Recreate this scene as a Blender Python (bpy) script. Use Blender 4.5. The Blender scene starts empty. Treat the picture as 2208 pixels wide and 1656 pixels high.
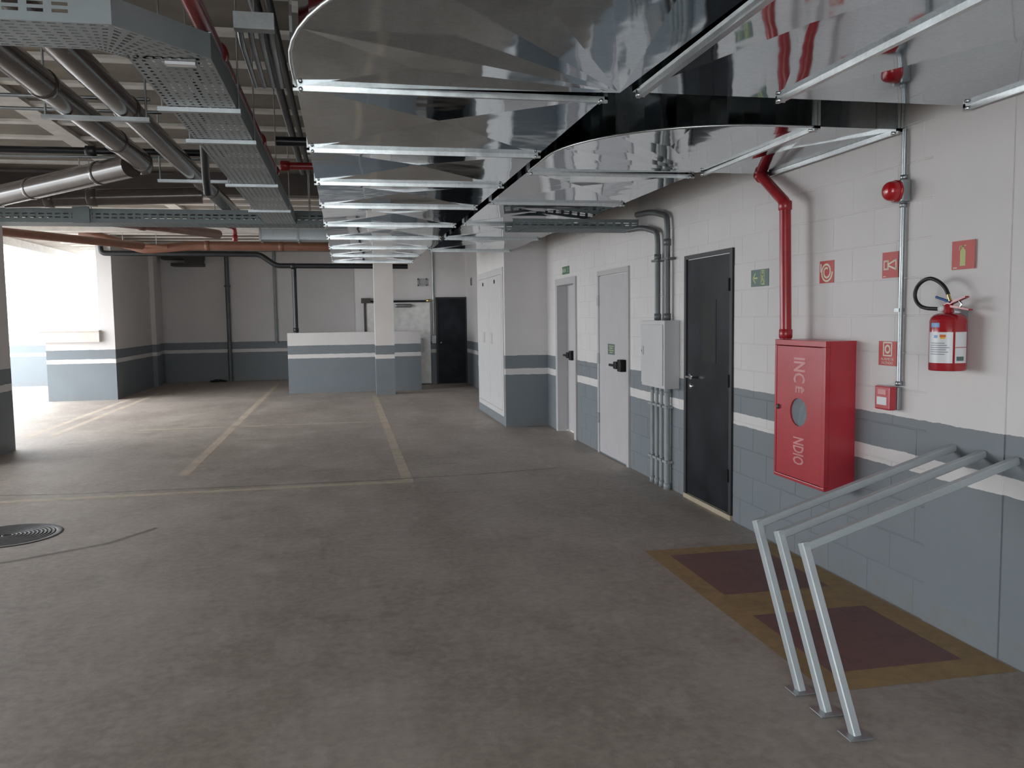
import bpy, bmesh, math, random
from mathutils import Vector, Matrix
random.seed(7)
sc = bpy.context.scene
COL = sc.collection
PI = math.pi

# ------------------------------------------------------------------ camera
cam_d = bpy.data.cameras.new('camera'); cam = bpy.data.objects.new('camera', cam_d); COL.objects.link(cam)
FPX, YAW, PIT, ROLL = 1800.0, .19625, .07988, .0134
cam_d.sensor_fit = 'HORIZONTAL'; cam_d.sensor_width = 36.0; cam_d.lens = 36.0 * FPX / 2208.0
cam_d.clip_start = .05; cam_d.clip_end = 300
fw = Vector((math.sin(YAW) * math.cos(PIT), math.cos(YAW) * math.cos(PIT), -math.sin(PIT)))
rt = Vector((math.cos(YAW), -math.sin(YAW), 0)); dn = fw.cross(rt)
r2 = rt * math.cos(ROLL) + dn * math.sin(ROLL); d2 = -rt * math.sin(ROLL) + dn * math.cos(ROLL)
m = Matrix((r2, -d2, -fw)).transposed().to_4x4(); m.translation = (0, 0, 1.62)
cam.matrix_world = m
sc.camera = cam

# ------------------------------------------------------------------ world: bright overcast daylight
w = bpy.data.worlds.new('world'); sc.world = w; w.use_nodes = True
bg = w.node_tree.nodes['Background']; bg.inputs[0].default_value = (.93, .97, 1, 1); bg.inputs[1].default_value = 8.5
def portal(name, loc, direction, sx, sy):
    l = bpy.data.lights.new(name, 'AREA'); l.shape = 'RECTANGLE'; l.size = sx; l.size_y = sy
    l.cycles.is_portal = True
    o = bpy.data.objects.new(name, l); COL.objects.link(o); o.location = loc
    o.rotation_euler = Vector(direction).to_track_quat('-Z', 'Y').to_euler()
    return o
portal('daylight_opening_left', (-7.25, 17.9, 1.65), (1, 0, 0), 11.4, 3.3)
portal('daylight_opening_back', (-2.2, -3.5, 1.3), (0, 1, 0), 5.4, 2.6)
portal('added_fill_opening_side', (-9.05, 9.0, 1.6), (1, 0, 0), 6.0, 3.2)  # out-of-view opening, added for fill light on the near floor and wall
sc.view_settings.view_transform = 'Standard'; sc.view_settings.look = 'None'
sc.view_settings.gamma = 1; sc.view_settings.use_curve_mapping = False
sc.view_settings.exposure = 0.1
try:
    sc.cycles.use_denoising = True
    sc.cycles.max_bounces = 10; sc.cycles.diffuse_bounces = 6; sc.cycles.glossy_bounces = 5
    sc.cycles.transparent_max_bounces = 8
    sc.cycles.caustics_reflective = False; sc.cycles.caustics_refractive = False
    sc.cycles.sample_clamp_indirect = 6
except Exception:
    pass

# ------------------------------------------------------------------ materials
MATS = {}
def _new(name):
    mt = bpy.data.materials.new(name); mt.use_nodes = True
    nt = mt.node_tree; b = nt.nodes['Principled BSDF']
    MATS[name] = mt
    return mt, nt, b
def N(nt, kind, **kw):
    n = nt.nodes.new(kind)
    for k, v in kw.items():
        setattr(n, k, v)
    return n
def noise(nt, scale, detail=3.0, rough=.55, coord=None, stretch=None):
    if coord is None:
        coord = N(nt, 'ShaderNodeNewGeometry').outputs['Position']
    if stretch:
        mp = N(nt, 'ShaderNodeMapping'); mp.inputs['Scale'].default_value = stretch
        nt.links.new(coord, mp.inputs['Vector']); coord = mp.outputs['Vector']
    n = N(nt, 'ShaderNodeTexNoise'); n.inputs['Scale'].default_value = scale
    n.inputs['Detail'].default_value = detail; n.inputs['Roughness'].default_value = rough
    nt.links.new(coord, n.inputs['Vector'])
    return n.outputs['Fac']
def ramp(nt, fac, stops, interp='LINEAR'):
    r = N(nt, 'ShaderNodeValToRGB'); r.color_ramp.interpolation = interp
    el = r.color_ramp.elements
    while len(el) < len(stops): el.new(.5)
    for e, (p, c) in zip(el, stops):
        e.position = p; e.color = (c[0], c[1], c[2], 1)
    nt.links.new(fac, r.inputs[0])
    return r.outputs['Color']
def mixc(nt, fac, a, b, mode='MIX'):
    mx = N(nt, 'ShaderNodeMix', data_type='RGBA', blend_type=mode)
    for sock, v in ((0, fac), (6, a), (7, b)):
        if hasattr(v, 'links') or isinstance(v, bpy.types.NodeSocket):
            nt.links.new(v, mx.inputs[sock])
        elif isinstance(v, (int, float)):
            mx.inputs[sock].default_value = v
        else:
            mx.inputs[sock].default_value = (v[0], v[1], v[2], 1)
    return mx.outputs[2]
def math_n(nt, op, a, b=None):
    n = N(nt, 'ShaderNodeMath', operation=op)
    for i, v in enumerate((a, b)):
        if v is None: continue
        if isinstance(v, (int, float)): n.inputs[i].default_value = v
        else: nt.links.new(v, n.inputs[i])
    return n.outputs[0]
def bump(nt, b, h, strength, dist=.01):
    n = N(nt, 'ShaderNodeBump'); n.inputs['Strength'].default_value = strength; n.inputs['Distance'].default_value = dist
    nt.links.new(h, n.inputs['Height']); nt.links.new(n.outputs[0], b.inputs['Normal'])
def simple(name, col, rough=.5, metal=0.0, var=.12, vscale=6.0, bmp=0.0, bscale=40.0, spec=None, coat=0.0):
    mt, nt, b = _new(name)
    f = noise(nt, vscale)
    lo = tuple(c * (1 - var) for c in col); hi = tuple(min(1, c * (1 + var)) for c in col)
    nt.links.new(ramp(nt, f, [(.3, lo), (.7, hi)]), b.inputs['Base Color'])
    b.inputs['Roughness'].default_value = rough; b.inputs['Metallic'].default_value = metal
    if spec is not None: b.inputs['Specular IOR Level'].default_value = spec
    if coat: b.inputs['Coat Weight'].default_value = coat; b.inputs['Coat Roughness'].default_value = .1
    if bmp: bump(nt, b, noise(nt, bscale), bmp)
    return mt

WHITE = (.72, .70, .70); BLUE = (.195, .225, .25)
def wall_paint(name, white=WHITE, blue=BLUE, rough=.55):
    mt, nt, b = _new(name)
    g = N(nt, 'ShaderNodeNewGeometry'); s = N(nt, 'ShaderNodeSeparateXYZ'); nt.links.new(g.outputs['Position'], s.inputs[0])
    wob = math_n(nt, 'MULTIPLY', math_n(nt, 'SUBTRACT', noise(nt, 9.0), .5), .02)
    z = math_n(nt, 'ADD', s.outputs['Z'], wob)
    below = math_n(nt, 'LESS_THAN', z, 1.055)
    st = math_n(nt, 'MULTIPLY', math_n(nt, 'GREATER_THAN', z, .772), math_n(nt, 'LESS_THAN', z, .862))
    fac = math_n(nt, 'MULTIPLY', below, math_n(nt, 'SUBTRACT', 1.0, st))
    n1 = noise(nt, 1.6, 4)
    wv = ramp(nt, n1, [(.3, tuple(c * .93 for c in white)), (.7, white)])
    bv = ramp(nt, n1, [(.3, tuple(c * .9 for c in blue)), (.7, blue)])
    c = mixc(nt, fac, wv, bv)
    # splashed dirt low on the wall
    dirt = math_n(nt, 'MULTIPLY', math_n(nt, 'LESS_THAN', z, .12), ramp(nt, noise(nt, 12, 4), [(.45, (0, 0, 0)), (.7, (.5, .5, .5))]))
    c = mixc(nt, dirt, c, (.2, .18, .16))
    nt.links.new(c, b.inputs['Base Color'])
    b.inputs['Roughness'].default_value = rough
    bump(nt, b, noise(nt, 55, 3), .12, .004)
    return mt
wall_paint('wall_paint')
wall_paint('column_paint', (.74, .71, .69))
simple('mortar', (.5, .49, .49), .8)
simple('white_plaster', (.74, .73, .72), .6, bmp=.1)

def floor_mat():
    mt, nt, b = _new('floor_concrete')
    big = noise(nt, .55, 5, .6); mid = noise(nt, 2.2, 6, .65); fine = noise(nt, 18, 5, .7)
    sweep = noise(nt, 1.1, 4, .6, stretch=(1.0, .45, 1))
    c = ramp(nt, big, [(.30, (.27, .222, .188)), (.5, (.375, .322, .282)), (.70, (.50, .455, .415))])
    c = mixc(nt, .5, c, ramp(nt, mid, [(.33, (.24, .198, .168)), (.52, (.40, .345, .303)), (.68, (.58, .525, .48))]))
    c = mixc(nt, .4, c, ramp(nt, sweep, [(.38, (.25, .208, .178)), (.62, (.55, .50, .455))]))
    c = mixc(nt, .28, c, ramp(nt, fine, [(.38, (.26, .22, .19)), (.62, (.56, .50, .45))]))
    dust = ramp(nt, noise(nt, 5.5, 6, .75, stretch=(1, .55, 1)), [(.55, (0, 0, 0)), (.72, (.45, .45, .45))])
    c = mixc(nt, dust, c, (.60, .565, .53))
    spots = ramp(nt, noise(nt, 2.3, 3, .5, stretch=(1, 1.5, 1)), [(.60, (0, 0, 0)), (.80, (.5, .5, .5))])
    c = mixc(nt, spots, c, (.19, .16, .138))
    nt.links.new(c, b.inputs['Base Color'])
    nt.links.new(ramp(nt, mid, [(.3, (.5, .5, .5)), (.7, (.68, .68, .68))]), b.inputs['Roughness'])
    bump(nt, b, noise(nt, 30, 5, .7), .12, .006)
floor_mat()

def worn_paint(name, col, keep=.5, soft=.22, rough=.6, lo=.12, hi=.92):
    mt, nt, b = _new(name)
    n = math_n(nt, 'ADD', math_n(nt, 'MULTIPLY', noise(nt, 2.3, 6, .7), .6), math_n(nt, 'MULTIPLY', noise(nt, 14, 5, .7), .4))
    a = ramp(nt, n, [(max(0, .5 - keep * .4), (hi,) * 3), (.5 - keep * .4 + soft, (lo,) * 3)])
    b.inputs['Base Color'].default_value = (*col, 1); b.inputs['Roughness'].default_value = rough
    nt.links.new(a, b.inputs['Alpha'])
worn_paint('line_paint', (.80, .69, .57), .40, .6, lo=.22, hi=.75)
worn_paint('crack_dark', (.14, .12, .105), .1, .4, lo=.0, hi=.45)
worn_paint('yellow_paint', (.46, .30, .13), .12, .45, lo=.15, hi=.8)
worn_paint('red_floor_paint', (.25, .13, .12), .02, .60, lo=.3, hi=.85)

def galvanised(name, col, rough, wav=.25, scale=1.6, spangle=.06):
    mt, nt, b = _new(name)
    v = N(nt, 'ShaderNodeTexVoronoi'); v.inputs['Scale'].default_value = 70
    nt.links.new(N(nt, 'ShaderNodeNewGeometry').outputs['Position'], v.inputs['Vector'])
    g = N(nt, 'ShaderNodeSeparateColor'); nt.links.new(v.outputs['Color'], g.inputs[0])
    nt.links.new(ramp(nt, g.outputs[0], [(0, tuple(c * (1 - spangle) for c in col)), (1, tuple(min(1, c * (1 + spangle)) for c in col))]), b.inputs['Base Color'])
    b.inputs['Metallic'].default_value = 1
    nt.links.new(ramp(nt, noise(nt, 3, 3), [(.3, (rough * .8,) * 3), (.7, (rough * 1.25,) * 3)]), b.inputs['Roughness'])
    bump(nt, b, noise(nt, scale, 2, .45), wav, .05)
galvanised('duct_metal', (.475, .52, .545), .055, .07, 2.6)
galvanised('flange_metal', (.62, .65, .66), .36, .1, 5)
galvanised('conduit_metal', (.40, .435, .455), .42, .0, 5)
simple('conduit_dark', (.13, .14, .145), .45, .3)
simple('conduit_blue', (.30, .325, .335), .45)
simple('tray_metal', (.17, .205, .215), .5, .2, .1)
simple('tray_paint', (.30, .345, .36), .42, .35, .08)
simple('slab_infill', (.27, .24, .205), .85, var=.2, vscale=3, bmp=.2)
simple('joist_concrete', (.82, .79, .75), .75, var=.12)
simple('shaded_beam_concrete', (.11, .095, .09), .8, var=.15, vscale=3)  # the crossing beam's shadow is put into this dark base colour
simple('lit_beam_concrete', (.6, .58, .55), .8, var=.1)  # pale copy of the beam concrete, daylight on it put into the colour
simple('grey_pvc', (.085, .07, .064), .24, .0, .1, coat=.35)
simple('pale_pvc', (.42, .39, .37), .25, .0, .08, coat=.4)
simple('brown_pvc', (.19, .085, .055), .35, .0, .12)
simple('black_pvc', (.012, .014, .018), .35)
simple('black_rubber', (.012, .012, .014), .5)
simple('red_pipe_paint', (.36, .018, .025), .32, coat=.2)
simple('red_enamel', (.47, .03, .045), .3, coat=.35, var=.06)
simple('extinguisher_red', (.38, .012, .022), .18, coat=.6, var=.05)
simple('siren_red', (.5, .012, .02), .15, coat=.6)
simple('black_enamel', (.014, .017, .022), .3, var=.5, vscale=3.5, spec=.16)
simple('black_dull', (.015, .016, .019), .5)
simple('grey_door_paint', (.52, .51, .53), .45, var=.03)
simple('door_frame_paint', (.50, .49, .50), .45, var=.03)
simple('box_grey', (.58, .59, .60), .4, var=.03)
simple('white_enamel', (.6, .595, .6), .4, var=.03)
simple('rack_steel', (.47, .52, .545), .38, .3, var=.06)
simple('chrome', (.8, .8, .8), .15, 1)
simple('steel_dull', (.35, .36, .37), .4, .8)
simple('brass', (.62, .5, .22), .3, 1)
simple('sign_red', (.53, .075, .07), .45, var=.03)
simple('sign_green', (.10, .165, .15), .45, var=.04)
simple('sign_green_bright', (.05, .16, .09), .45, var=.04)
simple('sign_cream', (.78, .76, .62), .5, var=.02)
simple('sign_lime', (.50, .56, .22), .5, var=.02)
simple('sign_pale', (.80, .74, .70), .5, var=.02)
simple('label_white', (.75, .77, .80), .35, var=.02)
simple('label_blue', (.12, .30, .58), .35)
simple('label_orange', (.7, .16, .04), .35)
simple('label_yellow', (.75, .5, .06), .35)
simple('label_text', (.22, .24, .30), .4)
simple('grey_cap', (.5, .49, .48), .4)
simple('blue_plastic', (.03, .10, .30), .35)
simple('threshold', (.42, .36, .26), .7)
simple('sill_stone', (.66, .60, .56), .5, var=.05)
simple('dark_brown_metal', (.06, .05, .048), .5)
simple('lock_black', (.006, .006, .007), .45, spec=.2)
simple('red_lettering', (.66, .30, .30), .4)
simple('outside_ground', (.55, .54, .52), .8)
simple('iron', (.10, .10, .105), .55, .4, var=.2, vscale=20)
def glass_mat():
    mt, nt, b = _new('window_glass')
    b.inputs['Base Color'].default_value = (.34, .42, .47, 1); b.inputs['Roughness'].default_value = .12
    nt.links.new(ramp(nt, noise(nt, 8), [(.3, (.35,) * 3), (.7, (.45,) * 3)]), b.inputs['Alpha'])
glass_mat()

# ------------------------------------------------------------------ mesh helpers
class MB:
    def __init__(s): s.v = []; s.f = []; s.smooth = []
    def add(s, vs, fs, sm=False):
        o = len(s.v); s.v += [Vector(p) for p in vs]
        s.f += [tuple(i + o for i in f) for f in fs]; s.smooth += [sm] * len(fs)
        return s
    def box(s, x0, x1, y0, y1, z0, z1):
        x0, x1 = min(x0, x1), max(x0, x1); y0, y1 = min(y0, y1), max(y0, y1); z0, z1 = min(z0, z1), max(z0, z1)
        return s.add([(x0, y0, z0), (x1, y0, z0), (x1, y1, z0), (x0, y1, z0), (x0, y0, z1), (x1, y0, z1), (x1, y1, z1), (x0, y1, z1)],
                     [(0, 3, 2, 1), (4, 5, 6, 7), (0, 1, 5, 4), (1, 2, 6, 5), (2, 3, 7, 6), (3, 0, 4, 7)])
    def bbox(s, x0, x1, y0, y1, z0, z1, c=.006):
        """box with chamfered edges"""
        bm = bmesh.new(); bmesh.ops.create_cube(bm, size=1)
        for v in bm.verts:
            v.co = Vector((x0 + (x1 - x0) * (v.co.x + .5), y0 + (y1 - y0) * (v.co.y + .5), z0 + (z1 - z0) * (v.co.z + .5)))
        bmesh.ops.bevel(bm, geom=bm.edges[:], offset=c, segments=2, affect='EDGES', profile=.6)
        bm.verts.ensure_lookup_table()
        s.add([v.co.copy() for v in bm.verts], [[v.index for v in f.verts] for f in bm.faces]); bm.free()
        return s
    def tube(s, path, r, n=14, caps=True, up=None):
        pts = [Vector(p) for p in path]; rs = r if isinstance(r, (list, tuple)) else [r] * len(pts)
        rings = []; prev = None
        for i, p in enumerate(pts):
            if i == 0: t = pts[1] - pts[0]
            elif i == len(pts) - 1: t = pts[-1] - pts[-2]
            else: t = (pts[i + 1] - p).normalized() + (p - pts[i - 1]).normalized()
            t.normalize()
            if prev is None:
                a = Vector((0, 0, 1)) if abs(t.z) < .9 else Vector((1, 0, 0))
                u = t.cross(a).normalized()
            else:
                u = (prev - t * prev.dot(t)).normalized()
            prev = u; q = t.cross(u)
            k = 1.0
            if 0 < i < len(pts) - 1:
                c = max(.3, (pts[i + 1] - p).normalized().dot((p - pts[i - 1]).normalized())); k = 1 / math.sqrt((1 + c) / 2)
            rings.append([p + (u * math.cos(2 * PI * j / n) + q * math.sin(2 * PI * j / n)) * rs[i] * (1 + (k - 1) * .5) for j in range(n)])
        vs = [v for rg in rings for v in rg]; fs = []
        for i in range(len(rings) - 1):
            for j in range(n):
                a, b = i * n + j, i * n + (j + 1) % n
                fs.append((a, b, b + n, a + n))
        s.add(vs, fs, True)
        if caps:
            s.add(rings[0], [tuple(range(n))[::-1]]); s.add(rings[-1], [tuple(range(n))])
        return s
    def lathe(s, prof, c, axis='Z', n=28):
        """prof: list of (radius, along)"""
        c = Vector(c); vs = []; fs = []
        for (r, h) in prof:
            for j in range(n):
                a = 2 * PI * j / n; x, y = r * math.cos(a), r * math.sin(a)
                vs.append(c + (Vector((x, y, h)) if axis == 'Z' else Vector((h, x, y)) if axis == 'X' else Vector((x, h, y))))
        for i in range(len(prof) - 1):
            for j in range(n):
                a, b = i * n + j, i * n + (j + 1) % n
                fs.append((a, b, b + n, a + n) if axis != 'Y' else (a, a + n, b + n, b))
        return s.add(vs, fs, True)
    def prism(s, poly, fn, h):
        """poly: 2D points; fn(a,b,c)->3D ; extruded over c in (0,h)"""
        n = len(poly)
        vs = [fn(a, b, 0) for a, b in poly] + [fn(a, b, h) for a, b in poly]
        fs = [tuple(range(n))[::-1], tuple(range(n, 2 * n))] + [(i, (i + 1) % n, n + (i + 1) % n, n + i) for i in range(n)]
        return s.add(vs, fs)
    def sheet(s, P, nu, nv, hu=.55, hv=.4, skip=None):
        """perforated sheet; P(u,v) with u,v in 0..1"""
        for i in range(nu):
            for j in range(nv):
                u0, u1, v0, v1 = i / nu, (i + 1) / nu, j / nv, (j + 1) / nv
                if skip and skip(i, j):
                    s.add([P(u0, v0), P(u1, v0), P(u1, v1), P(u0, v1)], [(0, 1, 2, 3)]); continue
                off = 0
                ua, ub = u0 + (u1 - u0) * (1 - hu) / 2, u1 - (u1 - u0) * (1 - hu) / 2
                va, vb = v0 + (v1 - v0) * (1 - hv) / 2, v1 - (v1 - v0) * (1 - hv) / 2
                s.add([P(u0, v0), P(u1, v0), P(u1, v1), P(u0, v1), P(ua, va), P(ub, va), P(ub, vb), P(ua, vb)],
                      [(0, 1, 5, 4), (1, 2, 6, 5), (2, 3, 7, 6), (3, 0, 4, 7)])
        return s
    def build(s, name, mat, parent=None, solid=0, base=None):
        me = bpy.data.meshes.new(name)
        xs = [v.x for v in s.v]; ys = [v.y for v in s.v]; zs = [v.z for v in s.v]
        o = Vector(base) if base else Vector(((min(xs) + max(xs)) / 2, (min(ys) + max(ys)) / 2, min(zs)))
        me.from_pydata([v - o for v in s.v], [], s.f)
        me.polygons.foreach_set('use_smooth', s.smooth)
        me.materials.append(MATS[mat]); me.update()
        bm = bmesh.new(); bm.from_mesh(me); bmesh.ops.recalc_face_normals(bm, faces=bm.faces); bm.to_mesh(me); bm.free()
        ob = bpy.data.objects.new(name, me); COL.objects.link(ob); ob.location = o
        if parent: attach(ob, parent)
        if solid:
            md = ob.modifiers.new('thickness', 'SOLIDIFY'); md.thickness = solid; md.offset = 0
        return ob
WLOC = {}
def wloc(o):
    p = Vector(o.location)
    return p if o.parent is None else p
def attach(ob, parent):
    # objects here are never rotated or scaled: parent inverse is a pure translation of the parent's world place
    ob.parent = parent
    W = Vector((0, 0, 0)); q = parent
    W = Vector(q['_w']) if '_w' in q else Vector(q.location)
    ob.matrix_parent_inverse = Matrix.Translation(-W)
    ob['_w'] = tuple(ob.location)
def tag(o, label=None, cat=None, group=None, kind=None):
    if label: o['label'] = label
    if cat: o['category'] = cat
    if group: o['group'] = group
    if kind: o['kind'] = kind
    return o
def thing(name, label, cat, loc, group=None):
    o = bpy.data.objects.new(name, None); COL.objects.link(o); o.location = loc
    o.empty_display_size = .1
    return tag(o, label, cat, group)
def struct(name, mb, mat, parent=None, label=None):
    o = mb.build(name, mat, parent)
    o['kind'] = 'structure'
    if label: o['label'] = label
    return o
def bx(*a): return MB().box(*a)
def arc(c, r, a0, a1, n, plane='XZ'):
    out = []
    for i in range(n + 1):
        a = math.radians(a0 + (a1 - a0) * i / n); x, y = r * math.cos(a), r * math.sin(a)
        out.append((c[0] + x, c[1], c[2] + y) if plane == 'XZ' else (c[0], c[1] + x, c[2] + y) if plane == 'YZ' else (c[0] + x, c[1] + y, c[2]))
    return out
def smooth_path(pts, r=.08, n=5):
    """round the corners of a polyline"""
    P = [Vector(p) for p in pts]; out = [P[0]]
    for i in range(1, len(P) - 1):
        a, b, c = P[i - 1], P[i], P[i + 1]
        d1 = (a - b); d2 = (c - b); k = min(r, d1.length * .45, d2.length * .45)
        s, e = b + d1.normalized() * k, b + d2.normalized() * k
        for j in range(n + 1):
            t = j / n; out.append((1 - t) ** 2 * s + 2 * t * (1 - t) * b + t * t * e)
    out.append(P[-1])
    return out
def text_mesh(txt, size, bold=0.0):
    cu = bpy.data.curves.new('t', 'FONT'); cu.body = txt; cu.size = size; cu.align_x = 'CENTER'; cu.align_y = 'CENTER'
    cu.resolution_u = 2; cu.offset = bold
    o = bpy.data.objects.new('t', cu); COL.objects.link(o)
    dg = bpy.context.evaluated_depsgraph_get(); dg.update()
    me = bpy.data.meshes.new_from_object(o.evaluated_get(dg))
    vs = [v.co.copy() for v in me.vertices]; fs = [tuple(p.vertices) for p in me.polygons]
    bpy.data.objects.remove(o); bpy.data.curves.remove(cu); bpy.data.meshes.remove(me)
    return vs, fs

D = 2.945          # right wall plane
ZC = 3.40          # joist underside
# ================================================================== STRUCTURE
floor = struct('floor', bx(-9.2, 6, -3.9, 26, -.25, 0), 'floor_concrete', label='bare stained concrete garage floor')
ground = struct('ground', MB().box(-40, -9.2, -30, 60, -.25, -.002).box(-9.2, 20, -30, -3.9, -.25, -.002), 'outside_ground', label='bright paved ground outside the garage')
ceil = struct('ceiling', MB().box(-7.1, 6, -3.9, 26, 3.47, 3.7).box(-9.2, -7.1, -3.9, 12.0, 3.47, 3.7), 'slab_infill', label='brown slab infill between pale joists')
y = 5.74 - .69 * 15
k = 0
while y < 25:
    if y > 1.0:
        x0 = -9 if y < 12 else -6.3
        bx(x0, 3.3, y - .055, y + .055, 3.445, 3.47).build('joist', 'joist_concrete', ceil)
    y += .69
bx(-2.70, -2.52, 1, 16, 3.43, 3.47).build('joist', 'joist_concrete', ceil)
b1 = struct('trim_1', bx(-9, 3.3, 11.1, 11.35, 3.2, 3.47), 'shaded_beam_concrete', label='shaded concrete ceiling beam running across the garage')
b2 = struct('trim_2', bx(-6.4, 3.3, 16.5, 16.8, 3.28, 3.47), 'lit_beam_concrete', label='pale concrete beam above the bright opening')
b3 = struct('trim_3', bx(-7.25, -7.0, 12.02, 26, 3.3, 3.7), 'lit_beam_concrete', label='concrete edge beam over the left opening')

# right wall: backing with the recessed doorway, then single blocks
DR = (10.54, 11.42, 2.06)     # recessed doorway y0,y1,top
wr = MB()
BKX = D + .003
wr.box(BKX, D + .35, 1.0, DR[0], 0, 3.47)
wr.box(BKX, D + .35, DR[1], 12.1, 0, 3.47)
wr.box(BKX, D + .35, DR[0], DR[1], DR[2], 3.47)
wr.box(D, D + .35, -3.9, 3.27, 0, 3.47)
wall_r = struct('wall_right', wr, 'wall_paint', label='painted block wall with a grey blue base band and pale stripe')
holes = [(6.0, 6.93, 0, 2.13), (8.40, 9.50, 0, 2.15), (10.44, 11.52, 0, 2.16), (3.27, 3.79, 0, 3.5)]
mesh_cache = {}
def block(y0, y1, z0, z1):
    if y1 - y0 < .03: return
    g = .002
    ly, lz = y1 - y0 - 2 * g, z1 - z0 - 2 * g
    key = (round(ly, 3), round(lz, 3))
    if key not in mesh_cache:
        c = .0035; d = .03
        vs = [(0, c, c), (0, ly - c, c), (0, ly - c, lz - c), (0, c, lz - c), (c, 0, 0), (c, ly, 0), (c, ly, lz), (c, 0, lz), (d, 0, 0), (d, ly, 0), (d, ly, lz), (d, 0, lz)]
        fs = [(0, 3, 2, 1)]
        for a, b in ((0, 4), (4, 8)):
            for i in range(4):
                fs.append((a + i, a + (i + 1) % 4, b + (i + 1) % 4, b + i))
        me = bpy.data.meshes.new('concrete_block'); me.from_pydata(vs, [], fs); me.materials.append(MATS['wall_paint']); me.update()
        mesh_cache[key] = me
    o = bpy.data.objects.new('concrete_block', mesh_cache[key]); COL.objects.link(o)
    o.location = (D + random.uniform(-.0006, .0008), y0 + g, z0 + g); attach(o, wall_r)
def cut(y0, y1, z0, z1, hs):
    for (a, b, c, d) in hs:
        if y0 < b - 1e-4 and y1 > a + 1e-4 and z0 < d - 1e-4 and z1 > c + 1e-4:
            if y0 < a: cut(y0, a, z0, z1, hs)
            if y1 > b: cut(b, y1, z0, z1, hs)
            yy0, yy1 = max(y0, a), min(y1, b)
            if z1 > d + .02: cut(yy0, yy1, d, z1, hs)
            return
    block(y0, y1, z0, z1)
for r in range(14):
    off = .2 * (r % 2)
    y = 3.47 + off - .4
    while y < 12.1:
        cut(max(y, 3.0), min(y + .4, 12.08), r * .2, r * .2 + .2, holes); y += .4
pil = struct('wall_pilaster', bx(D - .006, D + .02, 3.27, 3.79, 0, 3.47), 'wall_paint', label='smooth plastered pilaster behind the fire extinguisher')

# block with meter cabinet, then the far right wall
struct('wall_shaft', bx(2.305, 3.3, 12.08, 14.62, 0, 3.47), 'wall_paint', label='projecting white wall block with grey blue base holding the metal cabinet')
struct('wall_far_right', bx(2.96, 3.3, 14.6, 20.8, 0, 3.47), 'wall_paint')
struct('wall_far', bx(.27, 3.3, 20.55, 20.8, 0, 3.47), 'wall_paint', label='far wall behind the sliding fire door')
struct('wall_far_side', bx(.27, .47, 20.8, 23.7, 0, 3.47), 'wall_paint')
struct('wall_niche_back', MB().box(-4.9, .47, 23.6, 23.9, 0, 3.47), 'wall_paint', label='back wall of the dark parking niche')
struct('wall_niche_side', MB().box(-5.02, -4.73, 18.8, 23.9, 0, 3.47).box(-4.73, -4.62, 22.2, 22.6, 0, 3.47), 'wall_paint', label='shaded side wall of the parking niche')
lw = MB().box(-6.07, -5.02, 18.8, 18.98, 0, 1.40)
struct('wall_low', lw, 'wall_paint', label='low wall under the bright opening')
sill = struct('window_1', MB().bbox(-6.2, -5.0, 18.68, 19.05, 1.22, 1.44, .008).box(-6.2, -5.0, 18.66, 19.07, 1.44, 1.465), 'sill_stone', label='pale stone sill ledge on the low wall')
half = struct('wall_half', bx(-1.25, 1.68, 19.0, 19.18, 0, 1.335), 'wall_paint', label='half height parapet wall with white top')
colm = struct('wall_column', bx(.63, 1.03, 18.02, 18.42, 0, 3.47), 'column_paint', label='white square column with grey blue base before the half wall')
struct('wall_column_left', bx(-4.75, -4.2, 10.4, 11.7, 0, 3.47), 'wall_paint', label='shaded column at the left edge')
struct('wall_left', MB().box(-9.2, -9.0, -3.9, 6.0, 0, 3.47).box(-9.2, -9.0, 6.0, 12.0, 3.2, 3.47), 'wall_paint')  # wall out of view, gap in it added to let in fill light
struct('wall_outside', bx(-30, -4.9, 23.6, 23.9, 0, 2.6), 'wall_paint', label='sunlit yard wall seen through the opening')
struct('wall_back', MB().box(-9.2, -4.9, -3.9, -3.6, 0, 3.47).box(.5, 6, -3.9, -3.6, 0, 3.47).box(-4.9, .5, -3.9, -3.6, 2.6, 3.47), 'wall_paint')

# floor paint (children of the floor)
def paint(name, poly, mat, z=.0012):
    mb = MB(); n = len(poly)
    mb.add([(a, b, z) for a, b in poly], [tuple(range(n))]); o = mb.build(name, mat, floor, base=(poly[0][0], poly[0][1], z)); return o
def rect(x0, x1, y0, y1): return [(x0, y0), (x1, y0), (x1, y1), (x0, y1)]
def streak(pts, wd):
    for (a, b) in zip(pts, pts[1:]):
        d = (Vector(b) - Vector(a)).normalized(); n = Vector((-d.y, d.x)) * wd
        paint('floor_crack', [(a[0] - n.x, a[1] - n.y), (b[0] - n.x, b[1] - n.y), (b[0] + n.x, b[1] + n.y), (a[0] + n.x, a[1] + n.y)], 'crack_dark', .0018)
streak([(-3.4, 8.62), (-2.6, 8.50), (-1.7, 8.47), (-.7, 8.44), (.3, 8.42), (1.3, 8.46), (2.2, 8.60)], .012)
streak([(-2.9, 6.0), (-2.3, 6.15), (-1.75, 6.5), (-1.5, 6.9)], .022)
paint('parking_line', rect(.52, .63, 8.2, 18.0), 'line_paint')
paint('parking_line', rect(-3.6, .52, 8.22, 8.33), 'line_paint')
paint('parking_line', rect(-1.77, -1.66, 9.2, 23.5), 'line_paint')
paint('parking_line', rect(-3.1, .52, 13.25, 13.36), 'line_paint')
paint('parking_line', rect(-4.25, -4.14, 13.0, 23.5), 'line_paint')
paint('parking_line', rect(-4.56, -4.45, 13.0, 18.7), 'line_paint')
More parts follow.
